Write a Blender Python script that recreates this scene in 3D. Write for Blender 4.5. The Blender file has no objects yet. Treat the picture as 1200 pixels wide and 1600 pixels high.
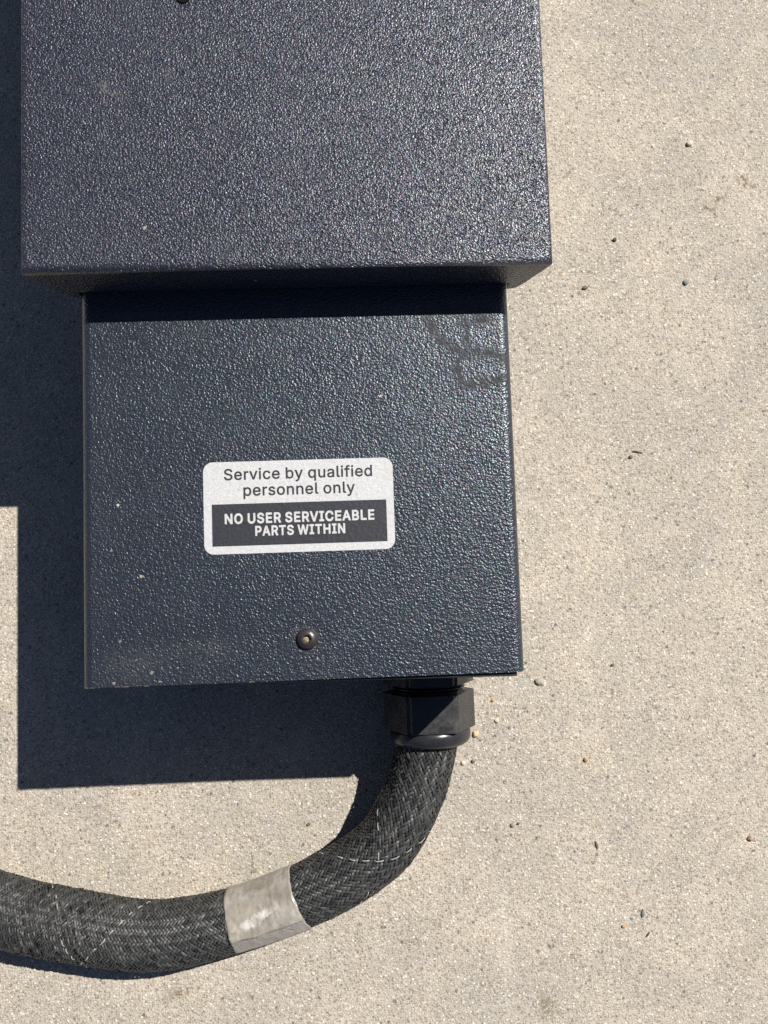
import bpy, bmesh, math, random
import numpy as np
from mathutils import Vector, Matrix, Euler, noise
from mathutils.geometry import tessellate_polygon

# ------------------------------------------------------------------ camera, sky, sun, exposure
S = bpy.context.scene
COL = S.collection
S.render.engine = 'CYCLES'
S.view_settings.view_transform = 'Standard'
S.view_settings.look = 'None'
S.view_settings.gamma = 1.0
S.view_settings.use_curve_mapping = False
S.view_settings.exposure = 0.40
S.cycles.use_denoising = False
S.cycles.max_bounces = 8
S.cycles.sample_clamp_indirect = 4.0

cam_d = bpy.data.cameras.new('camera')
cam = bpy.data.objects.new('camera', cam_d)
COL.objects.link(cam)
cam.location = (0.00238, -0.01772, 0.42)
cam.rotation_euler = (0.07533, -0.03003, -0.03349)
cam_d.sensor_fit = 'VERTICAL'
cam_d.sensor_height = 24.0
cam_d.lens = 24.0 * 1256.3 / 1600.0
cam_d.clip_start = 0.01
cam_d.clip_end = 200.0
S.camera = cam

SUN_TO = Vector((0.67372, 0.60616, 1.0)).normalized()        # towards the sun
elev = math.asin(SUN_TO.z)
azim = math.atan2(SUN_TO.x, SUN_TO.y)
W = bpy.data.worlds.new('World')
S.world = W
W.use_nodes = True
wn = W.node_tree
bg = wn.nodes['Background']
sky = wn.nodes.new('ShaderNodeTexSky')
sky.sky_type = 'NISHITA'
sky.sun_disc = False
sky.altitude = 1500.0
sky.air_density = 0.6
sky.dust_density = 1.6
sky.sun_elevation = elev
sky.sun_rotation = azim
wn.links.new(sky.outputs[0], bg.inputs[0])
bg.inputs[1].default_value = 0.05

sun_d = bpy.data.lights.new('sun', 'SUN')
sun = bpy.data.objects.new('sun', sun_d)
COL.objects.link(sun)
sun.location = SUN_TO * 5
sun.rotation_euler = SUN_TO.to_track_quat('Z', 'Y').to_euler()
sun_d.energy = 5.0
sun_d.angle = math.radians(0.5)
sun_d.color = (1.0, 0.955, 0.88)

rng = random.Random(7)
nr = np.random.default_rng(11)

# ------------------------------------------------------------------ helpers: objects
def empty(name, loc, label, cat):
    o = bpy.data.objects.new(name, None)
    o.empty_display_size = 0.02
    COL.objects.link(o)
    o.location = loc
    o['label'] = label
    o['category'] = cat
    return o

def link(name, me, material, parent=None, label=None, kind=None):
    """one mesh object; vertices are given in world space, the parent chain only translates"""
    o = bpy.data.objects.new(name, me)
    COL.objects.link(o)
    if material is not None:
        me.materials.append(material)
    if parent is not None:
        o.parent = parent
        t = Vector((0, 0, 0))
        q = parent
        while q is not None:
            t += q.location
            q = q.parent
        me.transform(Matrix.Translation(-t))
    if label: o['label'] = label
    if kind: o['kind'] = kind
    return o

def mesh_of(bm, name, smooth=None):
    bmesh.ops.recalc_face_normals(bm, faces=bm.faces)
    me = bpy.data.meshes.new(name)
    bm.to_mesh(me)
    bm.free()
    if smooth is not None:
        me.polygons.foreach_set('use_smooth', [True] * len(me.polygons))
        me.set_sharp_from_angle(angle=math.radians(smooth))
    return me

def weighted(o):
    m = o.modifiers.new('weighted_normal', 'WEIGHTED_NORMAL')
    m.keep_sharp = True
    m.weight = 90

def prism_y(profile, y0, y1):
    """polygon in the XZ plane pushed along Y"""
    bm = bmesh.new()
    a = [bm.verts.new((x, y0, z)) for x, z in profile]
    b = [bm.verts.new((x, y1, z)) for x, z in profile]
    n = len(profile)
    bm.faces.new(a)
    bm.faces.new(b[::-1])
    for i in range(n):
        j = (i + 1) % n
        bm.faces.new((a[i], b[i], b[j], a[j]))
    return bm

def lathe_y(rings, cx, cz, seg=48, close=True):
    """rings: list of (y, r) turned about the axis parallel to Y through (cx, cz)"""
    bm = bmesh.new()
    R = []
    for y, r in rings:
        R.append([bm.verts.new((cx + r * math.cos(2 * math.pi * k / seg), y, cz + r * math.sin(2 * math.pi * k / seg))) for k in range(seg)])
    for p, q in zip(R, R[1:]):
        for k in range(seg):
            j = (k + 1) % seg
            bm.faces.new((p[k], p[j], q[j], q[k]))
    if close:
        bm.faces.new(R[0][::-1])
        bm.faces.new(R[-1])
    return bm

def lathe_z(rings, cx, cy, seg=48):
    bm = bmesh.new()
    R = []
    for z, r in rings:
        R.append([bm.verts.new((cx + r * math.cos(2 * math.pi * k / seg), cy + r * math.sin(2 * math.pi * k / seg), z)) for k in range(seg)])
    for p, q in zip(R, R[1:]):
        for k in range(seg):
            j = (k + 1) % seg
            bm.faces.new((p[k], p[j], q[j], q[k]))
    bm.faces.new(R[-1])
    return bm

# ------------------------------------------------------------------ helpers: materials
class Mat:
    def __init__(self, name):
        self.m = bpy.data.materials.new(name)
        self.m.use_nodes = True
        self.t = self.m.node_tree
        self.b = self.t.nodes['Principled BSDF']
        self.tc = self.t.nodes.new('ShaderNodeTexCoord')
        g = self.t.nodes.new('ShaderNodeNewGeometry')
        self.P = g.outputs['Position']          # everything stands still: world metres
    def n(self, typ, **kw):
        x = self.t.nodes.new(typ)
        for k, v in kw.items(): setattr(x, k, v)
        return x
    def l(self, a, b): self.t.links.new(a, b)
    def put(self, sock, v):
        if hasattr(v, 'is_output'): self.l(v, sock)
        else: sock.default_value = v
    def noise(self, scale, detail=2.0, rough=0.5, dist=0.0, vec=None, col=False):
        x = self.n('ShaderNodeTexNoise')
        self.l(vec or self.P, x.inputs['Vector'])
        x.inputs['Scale'].default_value = scale
        x.inputs['Detail'].default_value = detail
        x.inputs['Roughness'].default_value = rough
        x.inputs['Distortion'].default_value = dist
        return x.outputs['Color' if col else 'Fac']
    def voro(self, scale, feature='F1', rand=1.0, vec=None, smooth=None):
        x = self.n('ShaderNodeTexVoronoi', feature=feature)
        self.l(vec or self.P, x.inputs['Vector'])
        x.inputs['Scale'].default_value = scale
        x.inputs['Randomness'].default_value = rand
        if smooth is not None and feature == 'SMOOTH_F1': x.inputs['Smoothness'].default_value = smooth
        return x
    def math(self, op, a, b=0.0, c=None, clamp=False):
        x = self.n('ShaderNodeMath', operation=op, use_clamp=clamp)
        self.put(x.inputs[0], a); self.put(x.inputs[1], b)
        if c is not None: self.put(x.inputs[2], c)
        return x.outputs[0]
    def rng(self, v, a, b, c=0.0, d=1.0, smooth=False):
        x = self.n('ShaderNodeMapRange')
        if smooth: x.interpolation_type = 'SMOOTHSTEP'
        self.put(x.inputs[0], v)
        for i, q in enumerate((a, b, c, d)): self.put(x.inputs[1 + i], q)
        return x.outputs[0]
    def mix(self, f, a, b, blend='MIX'):
        x = self.n('ShaderNodeMix', data_type='RGBA', blend_type=blend)
        self.put(x.inputs[0], f)
        for s, v in ((x.inputs[6], a), (x.inputs[7], b)):
            if not hasattr(v, 'is_output') and len(v) == 3: v = (*v, 1.0)
            self.put(s, v)
        return x.outputs[2]
    def ramp(self, f, stops, interp='LINEAR'):
        x = self.n('ShaderNodeValToRGB')
        r = x.color_ramp
        r.interpolation = interp
        while len(r.elements) < len(stops): r.elements.new(0.5)
        for e, (p, c) in zip(r.elements, stops):
            e.position = p
            e.color = (*c, 1.0)
        self.l(f, x.inputs[0])
        return x.outputs[0]
    def sep(self, c):
        x = self.n('ShaderNodeSeparateColor')
        self.l(c, x.inputs[0])
        return x.outputs
    def bump(self, h, dist, strength=1.0, normal=None):
        x = self.n('ShaderNodeBump')
        x.inputs['Strength'].default_value = strength
        x.inputs['Distance'].default_value = dist
        self.l(h, x.inputs['Height'])
        if normal is not None: self.l(normal, x.inputs['Normal'])
        return x.outputs[0]
    def warp(self, scale, amt):
        """position pushed about by noise, for ragged stain outlines"""
        c = self.noise(scale, 3.0, 0.6, col=True)
        s = self.n('ShaderNodeVectorMath', operation='SUBTRACT'); self.l(c, s.inputs[0]); s.inputs[1].default_value = (.5, .5, .5)
        k = self.n('ShaderNodeVectorMath', operation='SCALE'); self.l(s.outputs[0], k.inputs[0]); k.inputs['Scale'].default_value = amt
        a = self.n('ShaderNodeVectorMath', operation='ADD'); self.l(self.P, a.inputs[0]); self.l(k.outputs[0], a.inputs[1])
        return a.outputs[0]
    def blob(self, x, y, rx, ry, ang=0.0, soft=0.5, vec=None):
        """1 inside an ellipse on the XY plane, 0 outside"""
        mp = self.n('ShaderNodeMapping', vector_type='TEXTURE')
        self.l(vec or self.P, mp.inputs[0])
        mp.inputs['Location'].default_value = (x, y, 0)
        mp.inputs['Rotation'].default_value = (0, 0, math.radians(ang))
        mp.inputs['Scale'].default_value = (rx, ry, 1e3)
        ln = self.n('ShaderNodeVectorMath', operation='LENGTH')
        self.l(mp.outputs[0], ln.inputs[0])
        return self.rng(ln.outputs['Value'], 1.0, 1.0 - soft, 0.0, 1.0, smooth=True)
    def union(self, lst):
        r = lst[0]
        for q in lst[1:]: r = self.math('MAXIMUM', r, q)
        return r
    def bsdf(self, **kw):
        for k, v in kw.items():
            s = self.b.inputs[k.replace('_', ' ')]
            if not hasattr(v, 'is_output') and isinstance(v, tuple) and len(v) == 3 and s.type == 'RGBA': v = (*v, 1.0)
            self.put(s, v)
        return self.m

def concrete():
    M = Mat('concrete')
    warm = M.noise(13.0, 4.0, 0.62, 0.4)
    big = M.noise(38.0, 4.0, 0.62)
    base = M.ramp(warm, [(0.40, (0.405, 0.382, 0.355)), (0.50, (0.530, 0.472, 0.410)), (0.60, (0.600, 0.530, 0.452))])
    base = M.mix(M.rng(big, 0.38, 0.64, 0.0, 0.75), base, (0.405, 0.382, 0.345))
    cloud = M.noise(95.0, 3.0, 0.6, 0.6)
    base = M.mix(M.rng(cloud, 0.50, 0.72, 0.0, 0.55), base, (0.60, 0.555, 0.48))
    base = M.mix(M.rng(cloud, 0.42, 0.26, 0.0, 0.45), base, (0.36, 0.325, 0.265))
    pos = M.warp(900.0, 0.0006)
    heights = []
    def grains(scale, keep, stops, amount, core=(0.62, 0.40)):
        nonlocal base
        v = M.voro(scale, vec=pos)
        c = M.sep(v.outputs['Color'])
        inside = M.rng(v.outputs['Distance'], core[0], core[1], 0.0, 1.0)
        on = M.math('LESS_THAN', c[1], keep)
        f = M.math('MULTIPLY', M.math('MULTIPLY', inside, on), amount)
        base = M.mix(f, base, M.ramp(c[0], stops, 'CONSTANT'))
        heights.append(M.math('MULTIPLY', M.math('SUBTRACT', 1.0, v.outputs['Distance']), M.math('MULTIPLY', on, 0.6)))
    mott = M.noise(330.0, 3.0, 0.7)
    base = M.mix(M.rng(mott, 0.38, 0.66, 0.0, 0.50), base, (0.36, 0.322, 0.262))
    pale = M.noise(470.0, 2.0, 0.6, vec=M.warp(60.0, 0.01))
    base = M.mix(M.rng(pale, 0.54, 0.70, 0.0, 0.6), base, (0.56, 0.51, 0.43))
    fine = [(0.0, (0.17, 0.15, 0.125)), (0.10, (0.28, 0.235, 0.18)), (0.26, (0.36, 0.315, 0.245)), (0.46, (0.42, 0.37, 0.30)), (0.66, (0.49, 0.44, 0.36)), (0.82, (0.56, 0.48, 0.365)), (0.93, (0.68, 0.64, 0.56))]
    grains(1400.0, 0.85, fine, 0.72)
    coarse = [(0.0, (0.16, 0.145, 0.13)), (0.10, (0.27, 0.21, 0.165)), (0.30, (0.37, 0.305, 0.22)), (0.50, (0.38, 0.345, 0.29)), (0.62, (0.52, 0.465, 0.38)), (0.78, (0.64, 0.53, 0.38)), (0.89, (0.80, 0.76, 0.68))]
    grains(880.0, 0.55, coarse, 0.74, (0.60, 0.34))
    rare = [(0.0, (0.10, 0.098, 0.095)), (0.30, (0.20, 0.175, 0.15)), (0.55, (0.36, 0.27, 0.17)), (0.70, (0.42, 0.39, 0.34)), (0.84, (0.70, 0.65, 0.57))]
    grains(520.0, 0.06, rare, 0.75, (0.50, 0.28))
    # old damp and rust marks
    wp = M.warp(160.0, 0.016)
    rag = M.rng(M.noise(420.0, 3.0, 0.7), 0.46, 0.60)
    st = M.union([M.blob(0.2215, 0.189, 0.0045, 0.0075, 25, 0.8, wp), M.blob(0.206, 0.180, 0.005, 0.0035, 20, 0.8, wp), M.blob(0.197, 0.1745, 0.0075, 0.0022, 25, 0.8, wp),
                  M.blob(0.090, -0.238, 0.006, 0.008, 0, 0.9, wp), M.blob(0.105, -0.215, 0.004, 0.004, 0, 0.9, wp), M.blob(-0.095, -0.222, 0.010, 0.006, 0, 0.9, wp)])
    base = M.mix(M.math('MULTIPLY', M.math('MULTIPLY', st, M.rng(M.noise(420.0, 3.0, 0.7), 0.40, 0.55)), 0.85), base, (0.165, 0.115, 0.06))
    dust = M.union([M.blob(0.070, -0.205, 0.006, 0.045, 2, 0.9, wp), M.blob(-0.03, -0.105, 0.02, 0.012, 0, 0.9, wp)])
    base = M.mix(M.math('MULTIPLY', dust, 0.30), base, (0.62, 0.57, 0.49))
    h = M.math('ADD', heights[0], M.math('MULTIPLY', heights[1], 1.6))
    h = M.math('ADD', h, M.math('MULTIPLY', heights[2], 2.0))
    h = M.math('ADD', h, M.math('MULTIPLY', M.noise(2600.0, 2.0), 0.5))
    return M.bsdf(Base_Color=base, Roughness=0.85, Specular_IOR_Level=0.3, Normal=M.bump(h, 0.00034))

def paint(name, fine):
    """black wrinkle-finish enamel on sheet steel"""
    M = Mat(name)
    if fine:
        a = M.noise(1300.0, 1.5, 0.5, 0.3)
        v = M.voro(1450.0, 'SMOOTH_F1', smooth=0.35).outputs['Distance']
        pit = M.rng(M.noise(800.0, 1.0, 0.5), 0.57, 0.70, 0.0, 1.0, smooth=True)
        h = M.math('SUBTRACT', M.math('ADD', a, M.math('MULTIPLY', v, -0.45)), M.math('MULTIPLY', pit, 0.75))
        dist = 0.00045
    else:
        a = M.noise(1020.0, 1.5, 0.5, 0.4)
        v = M.voro(1450.0, 'SMOOTH_F1', smooth=0.5).outputs['Distance']
        h = M.math('ADD', a, M.math('MULTIPLY', v, -0.40))
        dist = 0.00039
    fl = M.voro(900.0).outputs['Color']
    tint = M.mix(0.24, (0.80, 0.85, 1.0) if fine else (0.74, 0.86, 1.0), fl)
    col = M.mix(M.noise(30.0, 3.0, 0.6), (0.018, 0.020, 0.030) if fine else (0.015, 0.019, 0.027), (0.026, 0.028, 0.040) if fine else (0.022, 0.026, 0.036))
    rough = M.rng(M.noise(45.0, 3.0, 0.6), 0.3, 0.7, 0.34, 0.42)
    wp = M.warp(260.0, 0.006)
    rag = M.rng(M.noise(700.0, 3.0, 0.7), 0.38, 0.62)
    specks = M.voro(230.0)
    sc = M.sep(specks.outputs['Color'])
    sp = M.math('MULTIPLY', M.math('LESS_THAN', sc[0], 0.012), M.rng(specks.outputs['Distance'], 0.16, 0.10))
    if fine:
        # small chalky scuffs
        sm = M.union([M.blob(-0.0885, 0.1685, 0.0036, 0.0026, -20, 0.8, wp), M.blob(-0.0845, 0.1655, 0.0040, 0.0018, -10, 0.8, wp), M.blob(-0.0642, 0.1737, 0.0032, 0.0034, 0, 0.8, wp)])
        dustmask = M.math('MULTIPLY', M.math('MULTIPLY', sm, rag), 0.95)
        matt = M.math('MULTIPLY', sm, 0.3)
    else:
        # dried hand smear in the top right corner, dust in the lower left corner and round the screw
        strokes = [[(0.031, 0.090), (0.033, 0.083), (0.0365, 0.0765), (0.041, 0.0715), (0.047, 0.0690), (0.054, 0.0690), (0.060, 0.0680), (0.0645, 0.0655)],
                   [(0.046, 0.069), (0.0445, 0.0640), (0.0440, 0.0600), (0.0465, 0.0565), (0.052, 0.0560), (0.058, 0.0575), (0.064, 0.0585)],
                   [(0.048, 0.083), (0.0485, 0.0775), (0.0490, 0.072)], [(0.036, 0.088), (0.044, 0.0865), (0.051, 0.0875), (0.058, 0.0865)], [(0.052, 0.083), (0.0575, 0.083)]]
        wd = [0.0034, 0.0026, 0.0028, 0.0034, 0.0042]
        wq = M.warp(210.0, 0.008)
        parts = []
        for pl, w in zip(strokes, wd):
            for (ax, ay), (bx, by) in zip(pl, pl[1:]):
                parts.append(M.blob((ax + bx) / 2, (ay + by) / 2, math.hypot(bx - ax, by - ay) / 2 + w * 0.95, w, math.degrees(math.atan2(by - ay, bx - ax)), 1.0, wq))
        sm = M.union(parts)
        sm = M.math('MULTIPLY', sm, M.rng(M.noise(420.0, 3.0, 0.65), 0.25, 0.55, 0.45, 1.0))
        du = M.union([M.blob(-0.085, -0.050, 0.022, 0.012, 10, 0.95, wp), M.blob(-0.060, -0.046, 0.020, 0.007, 0, 0.95, wp), M.blob(-0.0189, -0.0428, 0.0072, 0.0072, 0, 0.55, wp),
                      M.blob(-0.085, 0.088, 0.012, 0.004, 0, 0.9, wp)])
        dustmask = M.math('MAXIMUM', M.math('MULTIPLY', sm, 0.30), M.math('MULTIPLY', M.math('MULTIPLY', du, rag), 0.22))
        matt = M.math('MAXIMUM', M.math('MULTIPLY', sm, 0.95), M.math('MULTIPLY', M.math('MULTIPLY', du, rag), 0.30))
    col = M.mix(dustmask, col, (0.135, 0.128, 0.118))
    if fine: marks = [(-0.1020, 0.1060, 0.0006), (-0.0840, 0.1720, 0.0005)]
    else: marks = [(-0.0910, -0.0410, 0.0010), (-0.0790, -0.0535, 0.0013), (-0.0940, -0.0060, 0.0008), (-0.0150, -0.0505, 0.0008), (-0.0850, -0.0485, 0.0006), (-0.0690, -0.0520, 0.0007), (-0.0935, -0.0570, 0.0012), (-0.0760, -0.0570, 0.0009), (-0.0140, -0.0100, 0.0005)]
    chalk = M.math('MULTIPLY', M.union([M.blob(x, y, r * 0.8, r * 0.62, 20, 0.6, M.warp(900.0, 0.0008)) for x, y, r in marks]), 0.5)
    col = M.mix(chalk, col, (0.40, 0.375, 0.32))
    matt = M.math('MAXIMUM', matt, chalk)
    col = M.mix(sp, col, (0.42, 0.38, 0.30))
    rough = M.math('ADD', rough, M.math('MULTIPLY', matt, 0.32))
    spec = M.math('MULTIPLY_ADD', matt, -0.78, 0.84)
    return M.bsdf(Base_Color=col, Roughness=rough, Specular_IOR_Level=spec, Specular_Tint=tint, Normal=M.bump(h, dist), Coat_Weight=M.math('MULTIPLY_ADD', matt, -0.28, 0.28, clamp=True), Coat_Roughness=0.2, Coat_Normal=M.bump(h, dist * 0.55))

def plain(name, col, rough, spec=0.5, bscale=None, bdist=0.0001, vary=0.25, metal=0.0):
    M = Mat(name)
    nz = M.noise(140.0, 4.0, 0.65)
    c = M.mix(M.rng(nz, 0.3, 0.7, 0.0, 1.0), tuple(x * (1 - vary) for x in col), tuple(min(1, x * (1 + vary)) for x in col))
    kw = dict(Base_Color=c, Roughness=M.rng(M.noise(300.0, 3.0), 0.3, 0.7, rough * 0.85, min(1, rough * 1.15)), Specular_IOR_Level=spec, Metallic=metal)
    if bscale: kw['Normal'] = M.bump(M.noise(bscale, 3.0, 0.6), bdist)
    return M.bsdf(**kw)

def dusty_plastic():
    M = Mat('dusty_black_plastic')
    d = M.rng(M.noise(130.0, 5.0, 0.7), 0.42, 0.72)
    scr = M.noise(900.0, 2.0, 0.6, 1.2)
    sc = M.math('MULTIPLY', M.rng(scr, 0.64, 0.70), 0.45)
    c = M.mix(M.math('MULTIPLY', d, 0.5), (0.022, 0.023, 0.026), (0.085, 0.082, 0.078))
    c = M.mix(sc, c, (0.16, 0.155, 0.14))
    return M.bsdf(Base_Color=c, Roughness=M.rng(d, 0, 1, 0.33, 0.55), Specular_IOR_Level=0.5, Normal=M.bump(M.noise(1500.0, 3.0), 0.00008))

def film_white():
    M = Mat('white_label_film')
    g = M.noise(1500.0, 2.0, 0.6)
    v = M.voro(520.0)
    s = M.sep(v.outputs['Color'])
    dirt = M.math('MULTIPLY', M.math('LESS_THAN', s[0], 0.05), M.rng(v.outputs['Distance'], 0.30, 0.12))
    c = M.mix(M.rng(g, 0.35, 0.65), (0.47, 0.475, 0.485), (0.58, 0.585, 0.59))
    yel = M.rng(M.noise(70.0, 4.0, 0.6), 0.50, 0.75, 0.0, 0.45)
    c = M.mix(yel, c, (0.48, 0.46, 0.41))
    c = M.mix(M.math('MULTIPLY', dirt, 0.6), c, (0.30, 0.28, 0.25))
    return M.bsdf(Base_Color=c, Roughness=0.45, Specular_IOR_Level=0.4, Normal=M.bump(M.noise(700.0, 2.0), 0.00015))

def ink(name, col):
    M = Mat(name)
    g = M.noise(1600.0, 2.0, 0.6)
    c = M.mix(M.rng(g, 0.35, 0.65), tuple(x * 0.8 for x in col), tuple(x * 1.2 for x in col))
    return M.bsdf(Base_Color=c, Roughness=0.5, Specular_IOR_Level=0.4, Normal=M.bump(M.noise(700.0, 2.0), 0.00015))

def tape_film(name, single):
    M = Mat(name)
    n1 = M.noise(80.0, 4.0, 0.65, 0.4)
    n2 = M.noise(300.0, 3.0, 0.6)
    if single:        # one layer: the dark sleeve shows through
        c = M.ramp(n1, [(0.30, (0.265, 0.243, 0.222)), (0.70, (0.355, 0.328, 0.30))])
        c = M.mix(M.rng(n2, 0.50, 0.66, 0.0, 0.5), c, (0.20, 0.18, 0.16))
    else:
        c = M.ramp(n1, [(0.28, (0.18, 0.160, 0.132)), (0.44, (0.275, 0.254, 0.222)), (0.58, (0.365, 0.345, 0.310)), (0.74, (0.50, 0.48, 0.445))])
        c = M.mix(M.rng(n2, 0.42, 0.64, 0.0, 0.4), c, (0.27, 0.215, 0.15))
        wp = M.warp(240.0, 0.008)
        c = M.mix(M.math('MULTIPLY', M.union([M.blob(-0.0540, -0.1795, 0.0050, 0.0036, 20, 1.0, wp), M.blob(-0.0475, -0.1750, 0.0070, 0.0032, 25, 1.0, wp)]), 0.65), c, (0.80, 0.78, 0.74))  # whitish gloss highlights painted into the tape colour
        c = M.mix(M.math('MULTIPLY', M.blob(-0.0600, -0.1820, 0.0014, 0.0080, 12, 0.9, wp), 0.35), c, (0.60, 0.52, 0.36))
    return M.bsdf(Base_Color=c, Roughness=0.34, Specular_IOR_Level=0.5, Coat_Weight=0.5, Coat_Roughness=0.22, Normal=M.bump(M.noise(190.0, 3.0, 0.55, 0.5), 0.0007))

def strand_plastic():
    M = Mat('dark_grey_monofilament')
    at = M.n('ShaderNodeAttribute', attribute_name='shade')
    v = at.outputs['Fac']
    c = M.mix(v, (0.020, 0.021, 0.022), (0.078, 0.080, 0.080))
    d = M.rng(M.noise(120.0, 4.0, 0.6), 0.45, 0.75, 0.0, 0.35)
    c = M.mix(d, c, (0.10, 0.098, 0.09))
    return M.bsdf(Base_Color=c, Roughness=M.rng(v, 0.0, 1.0, 0.52, 0.40), Specular_IOR_Level=0.42)

M_CON = concrete()
M_UP = paint('black_grainy_enamel', True)
M_LO = paint('black_wrinkle_enamel', False)
M_PLATE = plain('black_plate_paint', (0.018, 0.018, 0.02), 0.5, 0.4, 1500.0, 0.0001)
M_PLAS = dusty_plastic()
M_RING = plain('black_smooth_plastic', (0.022, 0.022, 0.026), 0.30, 0.5)
M_FILM = film_white()
M_INK = ink('charcoal_ink', (0.030, 0.032, 0.040))
M_TAPE = tape_film('cloudy_tape_double', False)
M_TAPE1 = tape_film('cloudy_tape_single', True)
M_STR = strand_plastic()
M_CORE = plain('dark_inner_jacket', (0.012, 0.012, 0.013), 0.6, 0.3)
M_HOLE = plain('hole_shade_black', (0.004, 0.004, 0.0045), 0.8, 0.15)  # near-black that paints the shade inside the screw hole
M_TRACE = plain('silver_tracer', (0.40, 0.40, 0.38), 0.35, 0.6)
M_BOLT = plain('brown_black_oxide', (0.055, 0.042, 0.045), 0.38, 0.7, 1800.0, 0.00005, 0.35, 0.35)
M_DIRT = plain('packed_sand', (0.33, 0.28, 0.19), 0.9, 0.2, 1800.0, 0.0005, 0.4)
M_WORN = plain('bare_worn_edge', (0.14, 0.13, 0.115), 0.5, 0.5, 1200.0, 0.0002, 0.6)

# ------------------------------------------------------------------ ground
def make_ground():
    bm = bmesh.new()
    ext = [-6.0, -1.0, -0.3, 0.3, 1.0, 6.0]
    g = [[bm.verts.new((x, y, 0.0)) for x in ext] for y in ext]
    for j in range(5):
        for i in range(5):
            bm.faces.new((g[j][i], g[j][i + 1], g[j + 1][i + 1], g[j + 1][i]))
    return link('concrete_ground', mesh_of(bm, 'concrete_ground'), M_CON, kind='structure')
ground = make_ground()
ground['label'] = 'sunlit sandy beige concrete slab under everything'

# ------------------------------------------------------------------ the enclosure
XL, XR, YF, H1 = -0.10580, 0.06600, -0.05847, 0.10358          # lower cover
UL, UR, UF, H2 = -0.12110, 0.08020, 0.09705, 0.12592          # upper cover
YB = 0.42
unit = empty('electrical_enclosure', ((XL + XR) / 2, YF, 0.0),
             'black textured steel enclosure in two steps with a white service label', 'electrical box')

def arc(cx, cz, r, a0, a1, n):
    return [(cx + r * math.cos(math.radians(a0 + (a1 - a0) * k / n)), cz + r * math.sin(math.radians(a0 + (a1 - a0) * k / n))) for k in range(n + 1)]

def lower_cover():
    r, t = 0.0042, 0.0014
    z0 = 0.004
    out = [(XR, z0)] + arc(XR - r, H1 - r, r, 0, 90, 9) + arc(XL + r, H1 - r, r, 90, 180, 9) + [(XL, z0)]
    inn = [(XL + t, z0)] + arc(XL + r, H1 - r, r - t, 180, 90, 9) + arc(XR - r, H1 - r, r - t, 90, 0, 9) + [(XR - t, z0)]
    n = len(out)
    inn_r = inn[::-1]                       # same order as out
    bm = bmesh.new()
    ring = {}
    ys = [YF, YB]
    vo = [[bm.verts.new((x, y, z)) for x, z in out] for y in ys]
    vi = [[bm.verts.new((x, y, z)) for x, z in inn_r] for y in ys]
    for k in range(n - 1):
        bm.faces.new((vo[0][k], vo[0][k + 1], vo[1][k + 1], vo[1][k]))
        bm.faces.new((vi[0][k], vi[1][k], vi[1][k + 1], vi[0][k + 1]))
        bm.faces.new((vo[0][k], vi[0][k], vi[0][k + 1], vo[0][k + 1]))
        bm.faces.new((vo[1][k], vo[1][k + 1], vi[1][k + 1], vi[1][k]))
    for k in (0, n - 1):
        bm.faces.new((vo[0][k], vo[1][k], vi[1][k], vi[0][k]))
    # tiny round-over of the front rim
    o = link('lower_cover', mesh_of(bm, 'lower_cover', 40), M_LO, unit)
    weighted(o)
    return o
low = lower_cover()

def end_plate():
    x0, x1, z0, z1 = XL + 0.0040, XR - 0.0030, 0.0015, H1 - 0.0017
    bm = prism_y([(x0, z0), (x1, z0), (x1, z1), (x0, z1)], -0.0012, 0.0008)
    bmesh.ops.bevel(bm, geom=[e for e in bm.edges], offset=0.0003, segments=1, affect='EDGES')
    M = Matrix.Translation(Vector(((x0 + x1) / 2, YF + 0.0003, 0))) @ Matrix.Rotation(math.radians(-0.62), 4, 'Z') @ Matrix.Translation(Vector((-(x0 + x1) / 2, 0, 0)))
    bm.transform(M)
    return link('end_plate', mesh_of(bm, 'end_plate'), M_PLATE, unit)
end_plate()

def base_pan():
    bm = prism_y([(XL + 0.0016, 0.0006), (XR - 0.0016, 0.0006), (XR - 0.0016, 0.0030), (XL + 0.0016, 0.0030)], YF + 0.004, YB - 0.002)
    return link('base_pan', mesh_of(bm, 'base_pan'), M_PLATE, unit)
base_pan()

def upper_cover():
    prof = [(UL, H2), (-0.11291, 0.1061)] + [(-0.11180, 0.1030), (-0.11020, 0.1000), (-0.10820, 0.0980)] + [(-0.1069, 0.09735), (-0.1063, 0.0973), (-0.1063, 0.10425),
            (0.0665, 0.10425), (0.0665, 0.0976), (0.0672, 0.0976), (0.0690, 0.0980), (0.07044, 0.0992), (0.0716, 0.1016), (0.07358, 0.10676), (UR, H2)]
    bm = prism_y(prof[::-1], UF, YB + 0.006)
    bm.edges.ensure_lookup_table()
    def onb(e):
        a, b = (v.co for v in e.verts)
        top = abs(a.z - H2) < 1e-6 and abs(b.z - H2) < 1e-6
        return top
    lay = bm.edges.layers.float.new('bevel_weight_edge')
    for e in bm.edges:
        if onb(e):
            along_x = abs(e.verts[0].co.x - e.verts[1].co.x) > 0.05
            e[lay] = 0.75 if along_x else 1.0
    o = link('upper_cover', mesh_of(bm, 'upper_cover', 40), M_UP, unit)
    bv = o.modifiers.new('folded_edges', 'BEVEL')
    bv.limit_method = 'WEIGHT'; bv.width = 0.0036; bv.segments = 7; bv.offset_type = 'OFFSET'; bv.miter_outer = 'MITER_SHARP'
    weighted(o)
    return o
upper_cover()

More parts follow.
